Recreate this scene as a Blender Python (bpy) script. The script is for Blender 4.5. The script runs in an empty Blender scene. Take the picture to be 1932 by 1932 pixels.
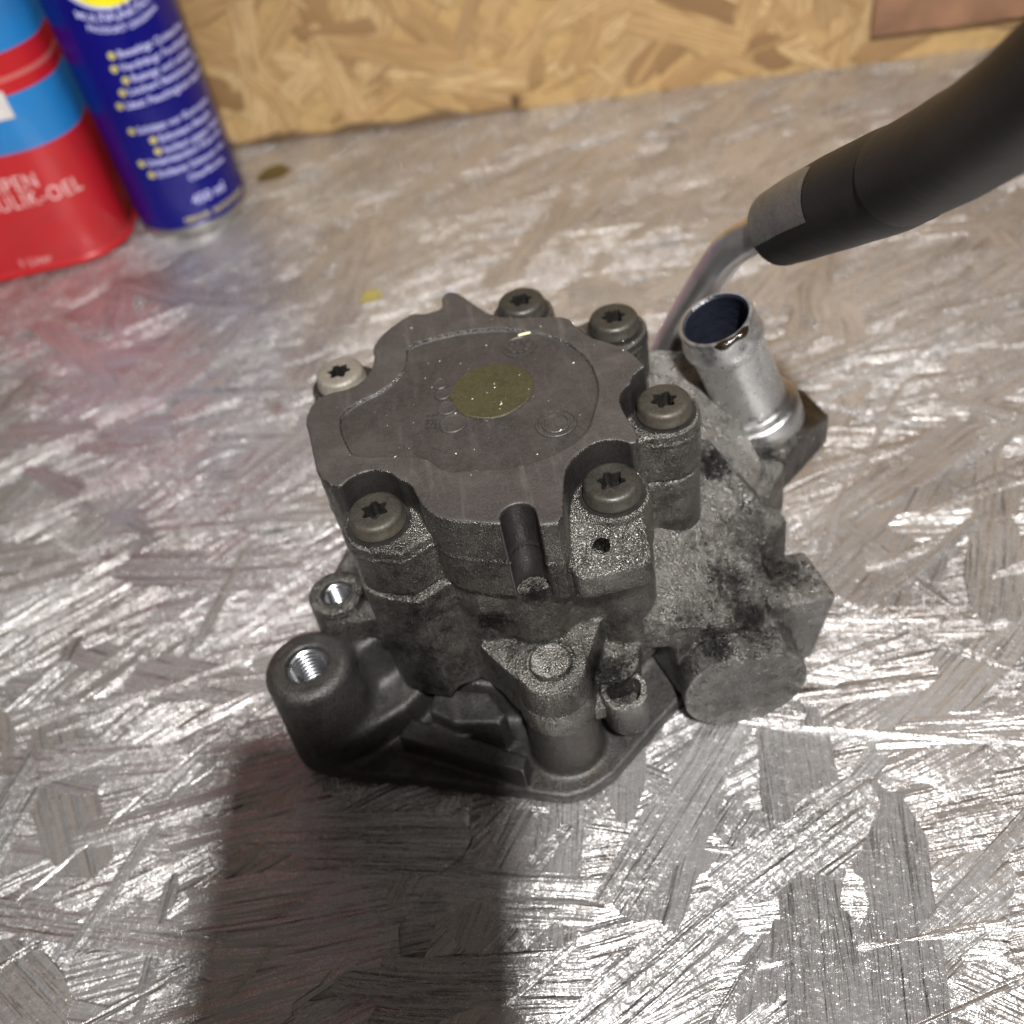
import bpy, bmesh, math, random
import numpy as np
from math import sin, cos, pi, radians, hypot, atan2, sqrt
from mathutils import Vector, Matrix

random.seed(7); rng = np.random.default_rng(7)
S = 0.001                                   # the script thinks in millimetres
scene = bpy.context.scene
COL = scene.collection

# ------------------------------------------------------------------ camera
FPX, PITCH, ROLL, CAMH = 1937.0, radians(45), radians(12.7), 272.0
Fw = np.array([0, cos(PITCH), -sin(PITCH)]); Rt = np.array([1., 0, 0]); Dn = -np.cross(Rt, Fw)
CX = cos(ROLL) * Rt + sin(ROLL) * Dn
CD = cos(ROLL) * Dn - sin(ROLL) * Rt
CP = np.array([0., 0., CAMH])
def ray(u, v): return Fw + (u - 966) / FPX * CX + (v - 966) / FPX * CD
def at(u, v, z):                            # picture point -> point of the place at height z (mm)
    r = ray(u, v); return CP + (z - CP[2]) / r[2] * r
def at_y(u, v, y):
    r = ray(u, v); return CP + (y / r[1]) * r
def at_x(u, v, x):
    r = ray(u, v); return CP + (x / r[0]) * r
def at_d(u, v, d): return CP + d * ray(u, v)
def at_cyl(u, v, c, R):                     # first hit of a vertical cylinder -> angle, z
    r = ray(u, v); o = CP[:2] - np.array(c)
    a = r[:2] @ r[:2]; b = 2 * o @ r[:2]; cc = o @ o - R * R
    t = (-b - sqrt(max(b * b - 4 * a * cc, 0))) / (2 * a)
    p = CP + t * r
    return atan2(p[1] - c[1], p[0] - c[0]), p[2]

cam = bpy.data.cameras.new("camera"); camo = bpy.data.objects.new("camera", cam); COL.objects.link(camo)
cam.sensor_width = 36; cam.lens = 36 * FPX / 1932; cam.clip_start = 0.002; cam.clip_end = 20
M = Matrix(((CX[0], -CD[0], -Fw[0], CP[0] * S), (CX[1], -CD[1], -Fw[1], CP[1] * S), (CX[2], -CD[2], -Fw[2], CP[2] * S), (0, 0, 0, 1)))
camo.matrix_world = M
cam.dof.use_dof = True; cam.dof.focus_distance = 0.250; cam.dof.aperture_fstop = 10.5
scene.camera = camo
# ------------------------------------------------------------------ light
scene.view_settings.view_transform = 'Standard'; scene.view_settings.look = 'None'
scene.view_settings.gamma = 1; scene.view_settings.exposure = 0.0
W = bpy.data.worlds.new("World"); scene.world = W; W.use_nodes = True
bg = W.node_tree.nodes["Background"]; bg.inputs[0].default_value = (1.0, 0.87, 0.80, 1); bg.inputs[1].default_value = 0.10
la = bpy.data.lights.new("ceiling_lamp", 'AREA'); la.shape = 'DISK'; la.size = 0.07; la.energy = 4.85; la.color = (1, 0.985, 0.972); la.spread = radians(60)
lo = bpy.data.objects.new("ceiling_lamp", la); COL.objects.link(lo)
lo.location = (0.088, -0.555, 1.200)
lo.rotation_euler = (Vector((0.06, 0.25, 0.03)) - lo.location).to_track_quat('-Z', 'Y').to_euler()
scene.cycles.use_denoising = True
scene.cycles.max_bounces = 6

# ------------------------------------------------------------------ materials
class NT:
    def __init__(s, name):
        s.m = bpy.data.materials.new(name); s.m.use_nodes = True
        s.t = s.m.node_tree; s.b = s.t.nodes["Principled BSDF"]
    def n(s, typ, ins=None, **kw):
        nd = s.t.nodes.new(typ)
        for k, v in kw.items(): setattr(nd, k, v)
        for k, v in (ins or {}).items():
            if isinstance(v, bpy.types.NodeSocket): s.t.links.new(v, nd.inputs[k])
            else: nd.inputs[k].default_value = v
        return nd
    def link(s, o, name): s.t.links.new(o, s.b.inputs[name])
    def set(s, **kw):
        for k, v in kw.items(): s.b.inputs[k.replace('_', ' ')].default_value = v
    def obj(s): return s.n('ShaderNodeTexCoord').outputs['Object']
    def uv(s): return s.n('ShaderNodeTexCoord').outputs['UV']
    def mapv(s, vec, scale=(1, 1, 1), loc=(0, 0, 0), rot=(0, 0, 0)):
        return s.n('ShaderNodeMapping', {'Vector': vec, 'Scale': scale, 'Location': loc, 'Rotation': rot}).outputs[0]
    def noise(s, vec, scale, detail=3, rough=.55, dist=0):
        return s.n('ShaderNodeTexNoise', {'Vector': vec, 'Scale': scale, 'Detail': detail, 'Roughness': rough, 'Distortion': dist}).outputs['Fac']
    def ramp(s, fac, stops, interp='LINEAR'):
        r = s.n('ShaderNodeValToRGB', {'Fac': fac}); e = r.color_ramp; e.interpolation = interp
        while len(e.elements) < len(stops): e.elements.new(.5)
        for el, (p, c) in zip(e.elements, stops):
            el.position = p; el.color = (c, c, c, 1) if not hasattr(c, '__len__') else (*c, 1)
        return r.outputs['Color']
    def mix(s, fac, a, b, mode='MIX'):
        m = s.n('ShaderNodeMix', data_type='RGBA', blend_type=mode)
        for i, v in ((0, fac), (6, a), (7, b)):
            if isinstance(v, bpy.types.NodeSocket): s.t.links.new(v, m.inputs[i])
            elif i == 0: m.inputs[0].default_value = v
            else: m.inputs[i].default_value = (*v, 1)
        return m.outputs[2]
    def math(s, op, a, b=0.5):
        m = s.n('ShaderNodeMath', operation=op)
        for i, v in ((0, a), (1, b)):
            if isinstance(v, bpy.types.NodeSocket): s.t.links.new(v, m.inputs[i])
            else: m.inputs[i].default_value = v
        return m.outputs[0]
    def bump(s, h, dist, strength=1.0, prev=None):
        ins = {'Height': h, 'Distance': dist * S, 'Strength': strength}
        if prev is not None: ins['Normal'] = prev
        return s.n('ShaderNodeBump', ins).outputs[0]

def mat_cast(name, lo, hi, metal, rough, grime=0.5, grain=1.0, spark=0.0, grime_col=(.012, .011, .010), gscale=60, warm=None, scuff=0, wear=0, blobs=()):
    a = NT(name); o = a.obj()
    n1 = a.noise(o, 60, 5, .65); n2 = a.noise(o, gscale, 8, .72, .1); n3 = a.noise(o, 1500, 3, .7)
    c = a.mix(a.ramp(n1, [(.3, 0), (.7, 1)]), lo, hi)
    c = a.mix(a.ramp(n3, [(.40, 0), (.75, .5)]), c, tuple(min(1, 1.7 * x) for x in hi))
    if scuff: c = a.mix(a.ramp(a.noise(a.mapv(o, (1, .12, 1), rot=(0, 0, radians(32))), 330, 4, .65), [(.56, 0), (.72, scuff)]), c, tuple(min(1, 2.0 * x) for x in hi))
    if warm: c = a.mix(a.ramp(a.noise(o, 55, 5, .65, .4), [(.5, 0), (.75, .55)]), c, warm)
    g = a.ramp(n2, [(.66 - grime * .3, 0), (.82 - grime * .25, .92)])
    c = a.mix(g, c, grime_col)
    c = a.mix(a.ramp(a.noise(o, 1000, 2, .6), [(.60, 0), (.68, .75 * grime)]), c, grime_col)
    if wear:
        pt = a.n('ShaderNodeNewGeometry').outputs['Pointiness']; wn = a.math('MULTIPLY', a.ramp(pt, [(.535, 0), (.62, 1)]), a.ramp(a.noise(o, 160, 4, .7), [(.38, 0), (.6, wear)]))
        c = a.mix(wn, c, (.42, .40, .37))
    for bx, by, bz, br in blobs:
        d = a.n('ShaderNodeVectorMath', {0: o, 1: (bx * S, by * S, bz * S)}, operation='DISTANCE').outputs['Value']
        d = a.math('ADD', a.math('MULTIPLY', d, 1 / (br * S)), a.math('MULTIPLY', a.noise(o, 480, 8, .85), 3.0))
        c = a.mix(a.ramp(d, [(.62 + .55, .95), (.62 + .95, 0)] if False else [(.0, 0), (1, 0)]) if False else a.math('MULTIPLY', a.ramp(a.math('MULTIPLY', d, .42), [(.80, 1), (1.0, 0)]), .93), c, grime_col)
    a.link(c, 'Base Color')
    a.set(Metallic=metal)
    r = a.ramp(a.noise(o, 400, 3), [(.3, rough - .12), (.7, rough + .15)]); a.link(r, 'Roughness')
    b = a.bump(a.noise(o, 1500, 3, .7), .20 * grain)
    b = a.bump(a.noise(o, 330, 5, .7), .10 * grain, 1, b)
    if spark: b = a.bump(a.ramp(a.n('ShaderNodeTexVoronoi', {'Vector': o, 'Scale': 2500.}).outputs['Distance'], [(0, 1), (.8, 0)]), .20 * spark, 1, b)
    a.link(b, 'Normal')
    return a.m

def mat_simple(name, col, metal=0, rough=.4, bump=0, bscale=400, coat=0, var=.15, vscale=120):
    a = NT(name); o = a.obj()
    n = a.noise(o, vscale, 4)
    c = a.mix(a.ramp(n, [(.3, 0), (.7, 1)]), tuple(x * (1 - var) for x in col), tuple(min(1, x * (1 + var)) for x in col))
    a.link(c, 'Base Color'); a.set(Metallic=metal, Roughness=rough, Coat_Weight=coat)
    if bump: a.link(a.bump(a.noise(o, bscale, 3), bump), 'Normal')
    return a.m

def mat_bench():
    a = NT('silver_painted_strand_board'); uv = a.uv(); ob = a.n('ShaderNodeNewGeometry').outputs['Position']
    rnd = a.n('ShaderNodeObjectInfo').outputs['Random']
    att = a.n('ShaderNodeAttribute', attribute_name='tone').outputs['Fac']
    off = a.n('ShaderNodeCombineXYZ', {'X': a.math('MULTIPLY', rnd, 37.), 'Y': a.math('MULTIPLY', rnd, 91.)}).outputs[0]
    u2 = a.n('ShaderNodeVectorMath', {0: uv, 1: off}, operation='ADD').outputs[0]
    f1 = a.noise(a.mapv(u2, (.030, .58, 1)), 1, 4, .58, .5)         # fibre grooves, uv in mm
    f2 = a.noise(a.mapv(u2, (.010, .20, 1)), 1, 3, .5)
    gr = a.noise(ob, 700, 4, .7)
    lump = a.noise(ob, 250, 4, .6)
    big = a.noise(ob, 12, 4, .6, .4)
    tone = a.math('ADD', a.math('MULTIPLY', att, .5), a.math('MULTIPLY', rnd, .5))
    c = a.mix(tone, (.45, .432, .422), (.62, .608, .60))
    c = a.mix(a.ramp(big, [(.50, 0), (.72, .45)]), c, (.34, .285, .25))
    c = a.mix(a.ramp(f1, [(.28, .9), (.42, 0)]), c, (.10, .076, .06))
    c = a.mix(a.ramp(a.noise(ob, 75, 3, .5), [(.74, 0), (.77, .9)]), c, (.07, .05, .035))
    a.link(c, 'Base Color'); a.set(Metallic=.72, Coat_Weight=.8, Coat_Roughness=.09)
    a.link(a.ramp(gr, [(.3, .17), (.7, .33)]), 'Roughness')
    wn = a.n('ShaderNodeTexWhiteNoise', {'W': a.math('ADD', rnd, att)}, noise_dimensions='1D').outputs['Value']
    amt = a.math('MULTIPLY', a.ramp(wn, [(.05, .5), (.5, 1)]), a.ramp(a.noise(ob, 24, 4, .6), [(.38, .45), (.62, 1)])); am2 = a.ramp(a.noise(ob, 24, 4, .6), [(.38, .6), (.62, 1)])    # smooth paint here, open grain there
    b = a.bump(f1, 3.4, amt); b = a.bump(f2, 4.2, am2, b); b = a.bump(lump, 1.25, amt, b); b = a.bump(gr, .22, am2, b)
    a.link(b, 'Normal')
    cb = a.bump(f1, .8, amt); cb = a.bump(f2, 1.0, am2, cb); cb = a.bump(lump, .8, am2, cb); a.t.links.new(cb, a.b.inputs['Coat Normal'])
    return a.m

def mat_osb():
    a = NT('raw_strand_board'); uv = a.uv(); rnd = a.n('ShaderNodeObjectInfo').outputs['Random']
    off = a.n('ShaderNodeCombineXYZ', {'X': a.math('MULTIPLY', rnd, 37.), 'Y': a.math('MULTIPLY', rnd, 91.)}).outputs[0]
    u2 = a.n('ShaderNodeVectorMath', {0: uv, 1: off}, operation='ADD').outputs[0]
    f1 = a.noise(a.mapv(u2, (.03, .55, 1)), 1, 4, .6, .3)
    c = a.ramp(rnd, [(.0, (.22, .125, .055)), (.25, (.42, .26, .115)), (.5, (.53, .345, .155)), (.8, (.66, .47, .24)), (1, (.30, .175, .08))])
    c = a.mix(a.ramp(f1, [(.36, .85), (.60, 0)]), c, (.27, .15, .055)); c = a.mix(a.ramp(a.noise(a.n('ShaderNodeNewGeometry').outputs['Position'], 45, 4, .65), [(.52, 0), (.74, .55)]), c, (.34, .20, .08))
    a.link(c, 'Base Color'); a.set(Roughness=.6)
    a.link(a.bump(f1, .4), 'Normal')
    return a.m

MT = {}
MT['cover'] = mat_cast('sooty_cast_cover', (.034, .030, .028), (.060, .053, .050), .25, .48, .14, .5, 0, (.022, .019, .018), 50, (.11, .10, .087), .45, .5)
MT['recess'] = mat_cast('sooty_recess_floor', (.024, .021, .020), (.048, .042, .040), .25, .45, .18, .8, 0, (.014, .012, .012), 50, (.085, .077, .066), .4)
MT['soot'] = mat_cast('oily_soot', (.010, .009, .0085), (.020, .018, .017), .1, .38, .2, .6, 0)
MT['body'] = mat_cast('dirty_cast_aluminium', (.040, .038, .034), (.19, .182, .165), .88, .35, .62, .8, 1.2, (.009, .0085, .008), 40, (.085, .072, .055), 0, .7, [(q[0], q[1] - 225, q[2], r_) for q, r_ in ((at(1150, 1260, 36), 9), (at(930, 1180, 55), 7), (at(1010, 1130, 68), 6), (at(800, 1180, 50), 8))])
MT['base'] = mat_cast('dark_flange_casting', (.028, .028, .0275), (.085, .081, .076), .65, .40, .4, 1.0, .4, (.008, .008, .008), 60, (.060, .042, .028), .3, .5)  # darker colour for the whole flange casting
MT['valve'] = mat_cast('grey_cast_aluminium', (.055, .052, .048), (.225, .216, .20), .9, .33, .60, .9, 1.5, (.012, .0115, .011), 26, (.12, .10, .075), .3, .7, [(q[0] - 0, q[1] - 225, q[2], r_) for q, r_ in ((at(1385, 1085, 44), 11), (at(1480, 1062, 38), 12), (at(1350, 870, 54), 9), (at(1420, 1165, 36), 9), (at(1445, 860, 43), 6), (at(1310, 1190, 43), 9), (at(1350, 1215, 33), 7), (at(1500, 1240, 20), 6), (at(1335, 1010, 50), 7))])
MT['bolt'] = mat_cast('oxidised_bolt_steel', (.024, .022, .018), (.062, .058, .048), .5, .42, .3, .5, 0, (.014, .013, .011), 80, (.085, .068, .045))
MT['bolt_pale'] = mat_cast('pale_bolt_steel', (.12, .105, .085), (.23, .205, .17), .3, .5, .1, .4, 0, (.05, .045, .04), 90)
MT['bolt_rust'] = mat_cast('rusty_bolt_steel', (.026, .023, .018), (.062, .055, .043), .4, .5, .3, .5, 0, (.02, .017, .013), 70, (.085, .06, .036))
MT['socket'] = mat_cast('dark_socket', (.008, .0075, .007), (.03, .027, .023), .5, .35, .3, .4, 0)  # sockets coloured darker than the bolt heads to look deeper
MT['steel'] = mat_cast('zinc_plated_steel', (.52, .52, .515), (.66, .66, .655), .95, .34, .08, .05, 0, (.25, .24, .23), 60)
MT['thread'] = mat_simple('bright_thread_steel', (.55, .56, .58), 1, .25)
MT['bore'] = mat_simple('oily_bore', (.012, .014, .022), .2, .35, .5, 500)
MT['oil'] = mat_simple('wet_black_oil', (.012, .007, .003), 0, .08, .3, 700)
MT['olive'] = mat_cast('olive_paint_plug', (.022, .020, .010), (.048, .042, .018), .1, .5, .5, .9, .3, (.026, .022, .012), 120)
MT['pipe'] = mat_simple('aluminium_pipe', (.80, .80, .82), 1.0, .36, .1, 300)
MT['rubber'] = mat_simple('black_rubber', (.0075, .0065, .006), 0, .55, .15, 300, 0, .3, 60)
MT['patch'] = mat_cast('worn_grey_ferrule', (.11, .108, .10), (.22, .216, .205), .7, .45, .15, .8)
MT['red'] = None
MT['white'] = mat_simple('white_print', (.78, .74, .72), 0, .4)
MT['pinkprint'] = mat_simple('white_print_on_red', (.80, .52, .50), 0, .4)
MT['lilac'] = mat_simple('white_print_on_blue', (.50, .50, .80), 0, .4)
MT['gold'] = mat_simple('yellow_print', (.52, .46, .16), 0, .4)
MT['yellow'] = mat_simple('yellow_shield_print', (.90, .80, .01), 0, .35)
MT['blue'] = mat_simple('blue_can_lacquer', (.003, .0025, .15), 0, .26, 0, 1, 0, .12, 20)
MT['tin'] = mat_simple('bare_tin', (.55, .53, .50), .9, .35)
MT['tin_strip'] = mat_simple('pale_grey_strip', (.42, .41, .38), .5, .4)
MT['bench'] = mat_bench(); MT['osb'] = mat_osb()
MT['underboard'] = mat_simple('board_core', (.10, .08, .065), 0, .7, .5, 300)
MT['osbcore'] = mat_simple('raw_board_core', (.45, .29, .12), 0, .7, .5, 100)
MT['batten'] = mat_simple('reddish_softwood', (.26, .135, .075), 0, .6, .4, 80, 0, .35, 35)
MT['phone'] = mat_simple('black_glass', (.02, .02, .02), 0, .2)
MT['spot'] = mat_simple('olive_oil_stain', (.075, .05, .012), 0, .3)
MT['spot2'] = mat_simple('yellow_stain', (.30, .25, .07), 0, .4)
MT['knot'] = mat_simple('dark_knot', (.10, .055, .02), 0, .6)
MT['sliver'] = mat_simple('pale_sliver', (.85, .80, .50), 0, .5)
def mat_oilcan():
    a = NT('red_and_blue_tin_print'); z = a.n('ShaderNodeSeparateXYZ', {'Vector': a.obj()}).outputs['Z']
    f = a.math('MULTIPLY', z, 5.0)          # 0..200 mm -> 0..1
    red, blue, line = (.50, .015, .02), (.02, .21, .54), (.58, .14, .13)
    c = a.ramp(f, [(0, red), (.333, blue), (.470, red), (.503, line), (.513, red), (.565, blue)], 'CONSTANT')
    c = a.mix(a.ramp(a.noise(a.obj(), 60, 4, .6), [(.5, 0), (.8, .25)]), c, (.10, .05, .05))
    a.link(c, 'Base Color'); a.set(Roughness=.32, Coat_Weight=.3)
    a.link(a.bump(a.noise(a.obj(), 25, 2), 1.2), 'Normal')
    return a.m
MT['oilcan'] = mat_oilcan()

# ------------------------------------------------------------------ object helpers
def empty(name, loc=(0, 0, 0)):
    o = bpy.data.objects.new(name, None); COL.objects.link(o); o.location = [x * S for x in loc]
    o.empty_display_size = .01
    return o
def tag(o, label=None, cat=None, group=None, kind=None):
    if label: o['label'] = label
    if cat: o['category'] = cat
    if group: o['group'] = group
    if kind: o['kind'] = kind
    return o
def world_origin(o):
    v = np.zeros(3)
    while o is not None: v += np.array(o.location) / S; o = o.parent
    return v
def link(name, me, mat, parent=None, origin=None):
    """me: mesh with vertices in world mm; stored relative to origin"""
    o = bpy.data.objects.new(name, me); COL.objects.link(o)
    if mat is not None:
        for m in (mat if isinstance(mat, (list, tuple)) else [mat]): me.materials.append(m)
    po = world_origin(parent) if parent is not None else np.zeros(3)
    if origin is None: origin = po
    origin = np.array(origin, float)
    n = len(me.vertices); co = np.empty(n * 3, np.float32); me.vertices.foreach_get('co', co)
    co = (co.reshape(-1, 3) - origin) * S; me.vertices.foreach_set('co', co.ravel().astype(np.float32)); me.update()
    o.location = (origin - po) * S
    if parent is not None: o.parent = parent
    return o
def mesh(name, V, Fc, smooth=True, midx=None):
    me = bpy.data.meshes.new(name); me.from_pydata([tuple(map(float, v)) for v in V], [], Fc); me.update()
    if smooth: me.polygons.foreach_set('use_smooth', [True] * len(me.polygons))
    if midx is not None: me.polygons.foreach_set('material_index', midx)
    return me
def sharpen(me, ang=35):
    me.set_sharp_from_angle(angle=radians(ang)); return me

def lathe(name, prof, base=(0, 0, 0), axis=(0, 0, 1), seg=64, mats=None, wob=None):
    ax = Vector(axis).normalized(); q = Vector((0, 0, 1)).rotation_difference(ax)
    V, Fc, mi = [], [], []
    for r, z in prof:
        for k in range(seg):
            t = 2 * pi * k / seg; rr = max(r, 1e-4) * (1 if wob is None else wob(t, z))
            p = q @ Vector((rr * cos(t), rr * sin(t), z)); V.append((p.x + base[0], p.y + base[1], p.z + base[2]))
    for i in range(len(prof) - 1):
        for k in range(seg):
            a, b = i * seg + k, i * seg + (k + 1) % seg
            Fc.append((a, b, b + seg, a + seg)); mi.append(mats[i] if mats else 0)
    return sharpen(mesh(name, V, Fc, True, mi))

def sweep(name, pts, rads, seg=32, n=60, cap=True):
    P = np.array(pts, float); R = np.array(rads, float); m = len(P)
    ts = np.linspace(0, m - 1, n); out, rr = [], []
    for t in ts:
        i = min(int(t), m - 2); f = t - i
        p0, p1, p2, p3 = P[max(i - 1, 0)], P[i], P[i + 1], P[min(i + 2, m - 1)]
        out.append(.5 * (2 * p1 + (p2 - p0) * f + (2 * p0 - 5 * p1 + 4 * p2 - p3) * f * f + (3 * p1 - p0 - 3 * p2 + p3) * f ** 3))
        s = f * f * (3 - 2 * f); rr.append(R[i] * (1 - s) + R[i + 1] * s)
    out = np.array(out); T = np.gradient(out, axis=0); T /= np.linalg.norm(T, axis=1)[:, None]
    N = np.cross(T[0], [0, 0, 1.]); N /= np.linalg.norm(N); V, Fc = [], []
    for i in range(n):
        N = N - T[i] * (N @ T[i]); N /= np.linalg.norm(N); B = np.cross(T[i], N)
        for k in range(seg):
            a = 2 * pi * k / seg; V.append(out[i] + rr[i] * (cos(a) * N + sin(a) * B))
    for i in range(n - 1):
        for k in range(seg):
            a, b = i * seg + k, i * seg + (k + 1) % seg; Fc.append((a, b, b + seg, a + seg))
    if cap: Fc.append(tuple(range(seg))[::-1]); Fc.append(tuple(range((n - 1) * seg, n * seg)))
    return sharpen(mesh(name, V, Fc)), out, rr

def prism(name, pts, z0, z1, bevel=0.0, seg=2):
    bm = bmesh.new(); n = len(pts)
    lo_ = [bm.verts.new((p[0], p[1], z0)) for p in pts]; hi_ = [bm.verts.new((p[0], p[1], z1)) for p in pts]
    bm.faces.new(lo_[::-1]); bm.faces.new(hi_)
    for i in range(n): bm.faces.new((lo_[i], lo_[(i + 1) % n], hi_[(i + 1) % n], hi_[i]))
    bmesh.ops.recalc_face_normals(bm, faces=bm.faces)
    if bevel:
        ed = [e for e in bm.edges if e.calc_face_angle(0) > .6]
        bmesh.ops.bevel(bm, geom=ed, offset=bevel, segments=seg, affect='EDGES', profile=.5)
    me = bpy.data.meshes.new(name); bm.to_mesh(me); bm.free()
    me.polygons.foreach_set('use_smooth', [True] * len(me.polygons)); return sharpen(me)

# ------------------------------------------------------------------ signed-distance castings -> mesh
class Grid:
    def __init__(s, x0, x1, y0, y1, z0, z1, h):
        s.o = np.array([x0, y0, z0], float); s.h = h
        s.x = np.arange(x0, x1, h, dtype=np.float32)[:, None, None]
        s.y = np.arange(y0, y1, h, dtype=np.float32)[None, :, None]
        s.z = np.arange(z0, z1, h, dtype=np.float32)[None, None, :]
def smin(a, b, k): 
    h = np.clip(.5 + .5 * (b - a) / k, 0, 1); return b + (a - b) * h - k * h * (1 - h)
def smax(a, b, k): return -smin(-a, -b, k)
def ext(d2, z, z0, z1, r=0.8):
    a = d2 + r; b = np.abs(z - (z0 + z1) / 2) - (z1 - z0) / 2 + r
    return np.minimum(np.maximum(a, b), 0) + np.hypot(np.maximum(a, 0), np.maximum(b, 0)) - r
def circ(g, c, r, draft=0, zt=0): return np.hypot(g.x - c[0], g.y - c[1]) - (r + draft * (zt - g.z))
def poly(g, pts):
    x = g.x[:, :, 0]; y = g.y[:, :, 0]; P = [np.array(p[:2], float) for p in pts]; n = len(P)
    d = np.full((x.shape[0], y.shape[1]), 1e9, np.float32); sgn = np.ones_like(d)
    for i in range(n):
        a, b = P[i], P[i - 1]; e = b - a; wx = x - a[0]; wy = y - a[1]
        t = np.clip((wx * e[0] + wy * e[1]) / (e @ e + 1e-9), 0, 1)
        d = np.minimum(d, (wx - e[0] * t) ** 2 + (wy - e[1] * t) ** 2)
        c1 = (y >= a[1]) & np.ones_like(x, bool); c2 = (y < b[1]) & np.ones_like(x, bool); c3 = e[0] * wy > e[1] * wx
        sgn = np.where((c1 & c2 & c3) | (~c1 & ~c2 & ~c3), -sgn, sgn)
    return (sgn * np.sqrt(d))[:, :, None].astype(np.float32)
def box(g, c, hs, r=1.0, rz=0.0, ry=0.0):
    X, Y, Z = g.x - c[0], g.y - c[1], g.z - c[2]
    if rz: X, Y = X * cos(rz) + Y * sin(rz), -X * sin(rz) + Y * cos(rz)
    if ry: X, Z = X * cos(ry) - Z * sin(ry), X * sin(ry) + Z * cos(ry)
    a, b, c_ = np.abs(X) - hs[0] + r, np.abs(Y) - hs[1] + r, np.abs(Z) - hs[2] + r
    return np.minimum(np.maximum(np.maximum(a, b), c_), 0) + np.sqrt(np.maximum(a, 0) ** 2 + np.maximum(b, 0) ** 2 + np.maximum(c_, 0) ** 2) - r
def capsule(g, a, b, r):
    a = np.array(a, float); e = np.array(b, float) - a
    wx, wy, wz = g.x - a[0], g.y - a[1], g.z - a[2]
    t = np.clip((wx * e[0] + wy * e[1] + wz * e[2]) / (e @ e), 0, 1)
    return np.sqrt((wx - e[0] * t) ** 2 + (wy - e[1] * t) ** 2 + (wz - e[2] * t) ** 2) - r
def nets(name, g, D):
    D = np.pad(np.asarray(D, np.float32), 1, constant_values=5.0); sh = np.array(D.shape)
    s = D < 0; cs = sh - 1
    acc = np.zeros((*cs, 3), np.float32); cnt = np.zeros(tuple(cs), np.int16)
    sl = lambda o, n: slice(o, o + n)
    for ax in range(3):
        o1, o2 = [a for a in range(3) if a != ax]
        for i in (0, 1):
            for j in (0, 1):
                off0 = [0, 0, 0]; off0[o1] = i; off0[o2] = j; off1 = list(off0); off1[ax] = 1
                A = D[tuple(sl(off0[k], cs[k]) for k in range(3))]; B = D[tuple(sl(off1[k], cs[k]) for k in range(3))]
                m = (A < 0) != (B < 0)
                idx = np.nonzero(m); a, b = A[idx], B[idx]; t = a / (a - b)
                p = np.empty((len(t), 3), np.float32); p[:, ax] = t; p[:, o1] = i; p[:, o2] = j
                acc[idx] += p; cnt[idx] += 1
    act = np.nonzero(cnt); ids = np.full(tuple(cs), -1, np.int64); ids[act] = np.arange(len(act[0]))
    V = (np.stack(act, 1) + acc[act] / cnt[act][:, None] - 1) * g.h + g.o
    quads = []
    for ax in range(3):
        o1, o2 = (ax + 1) % 3, (ax + 2) % 3
        A = [slice(1, -1)] * 3; A[ax] = slice(0, -1); B = list(A); B[ax] = slice(1, None)
        sa, sb = s[tuple(A)], s[tuple(B)]; e = np.nonzero(sa != sb)
        base = np.stack(e, 1); base[:, o1] += 1; base[:, o2] += 1
        flip = sa[e]
        def cid(d1, d2):
            q = base.copy(); q[:, o1] += d1; q[:, o2] += d2; return ids[q[:, 0], q[:, 1], q[:, 2]]
        q = np.stack([cid(-1, -1), cid(0, -1), cid(0, 0), cid(-1, 0)], 1)
        q[~flip] = q[~flip][:, ::-1]; quads.append(q)
    Q = np.concatenate(quads)
    me = bpy.data.meshes.new(name); me.vertices.add(len(V)); me.vertices.foreach_set('co', V.astype(np.float32).ravel())
    me.loops.add(Q.size); me.loops.foreach_set('vertex_index', Q.astype(np.int32).ravel())
    me.polygons.add(len(Q)); me.polygons.foreach_set('loop_start', np.arange(0, Q.size, 4, dtype=np.int32))
    me.polygons.foreach_set('loop_total', np.full(len(Q), 4, np.int32)); me.update(calc_edges=True); me.validate()
    me.polygons.foreach_set('use_smooth', np.ones(len(me.polygons), bool))
    return me

# ------------------------------------------------------------------ text
def text_mesh(txt, size, sx=1.0, fat=0.0, sp=1.0):
    cu = bpy.data.curves.new('t', 'FONT'); cu.body = txt; cu.size = size; cu.resolution_u = 3; cu.offset = fat * size; cu.space_character = sp
    o = bpy.data.objects.new('t', cu); COL.objects.link(o)
    dg = bpy.context.evaluated_depsgraph_get(); dg.update()
    me = bpy.data.meshes.new_from_object(o.evaluated_get(dg)); bpy.data.objects.remove(o); bpy.data.curves.remove(cu)
    n = len(me.vertices); co = np.empty(n * 3, np.float32); me.vertices.foreach_get('co', co); co = co.reshape(-1, 3)
    co[:, 0] *= sx
    return me, co
def bold(me, co): return me, co

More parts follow.
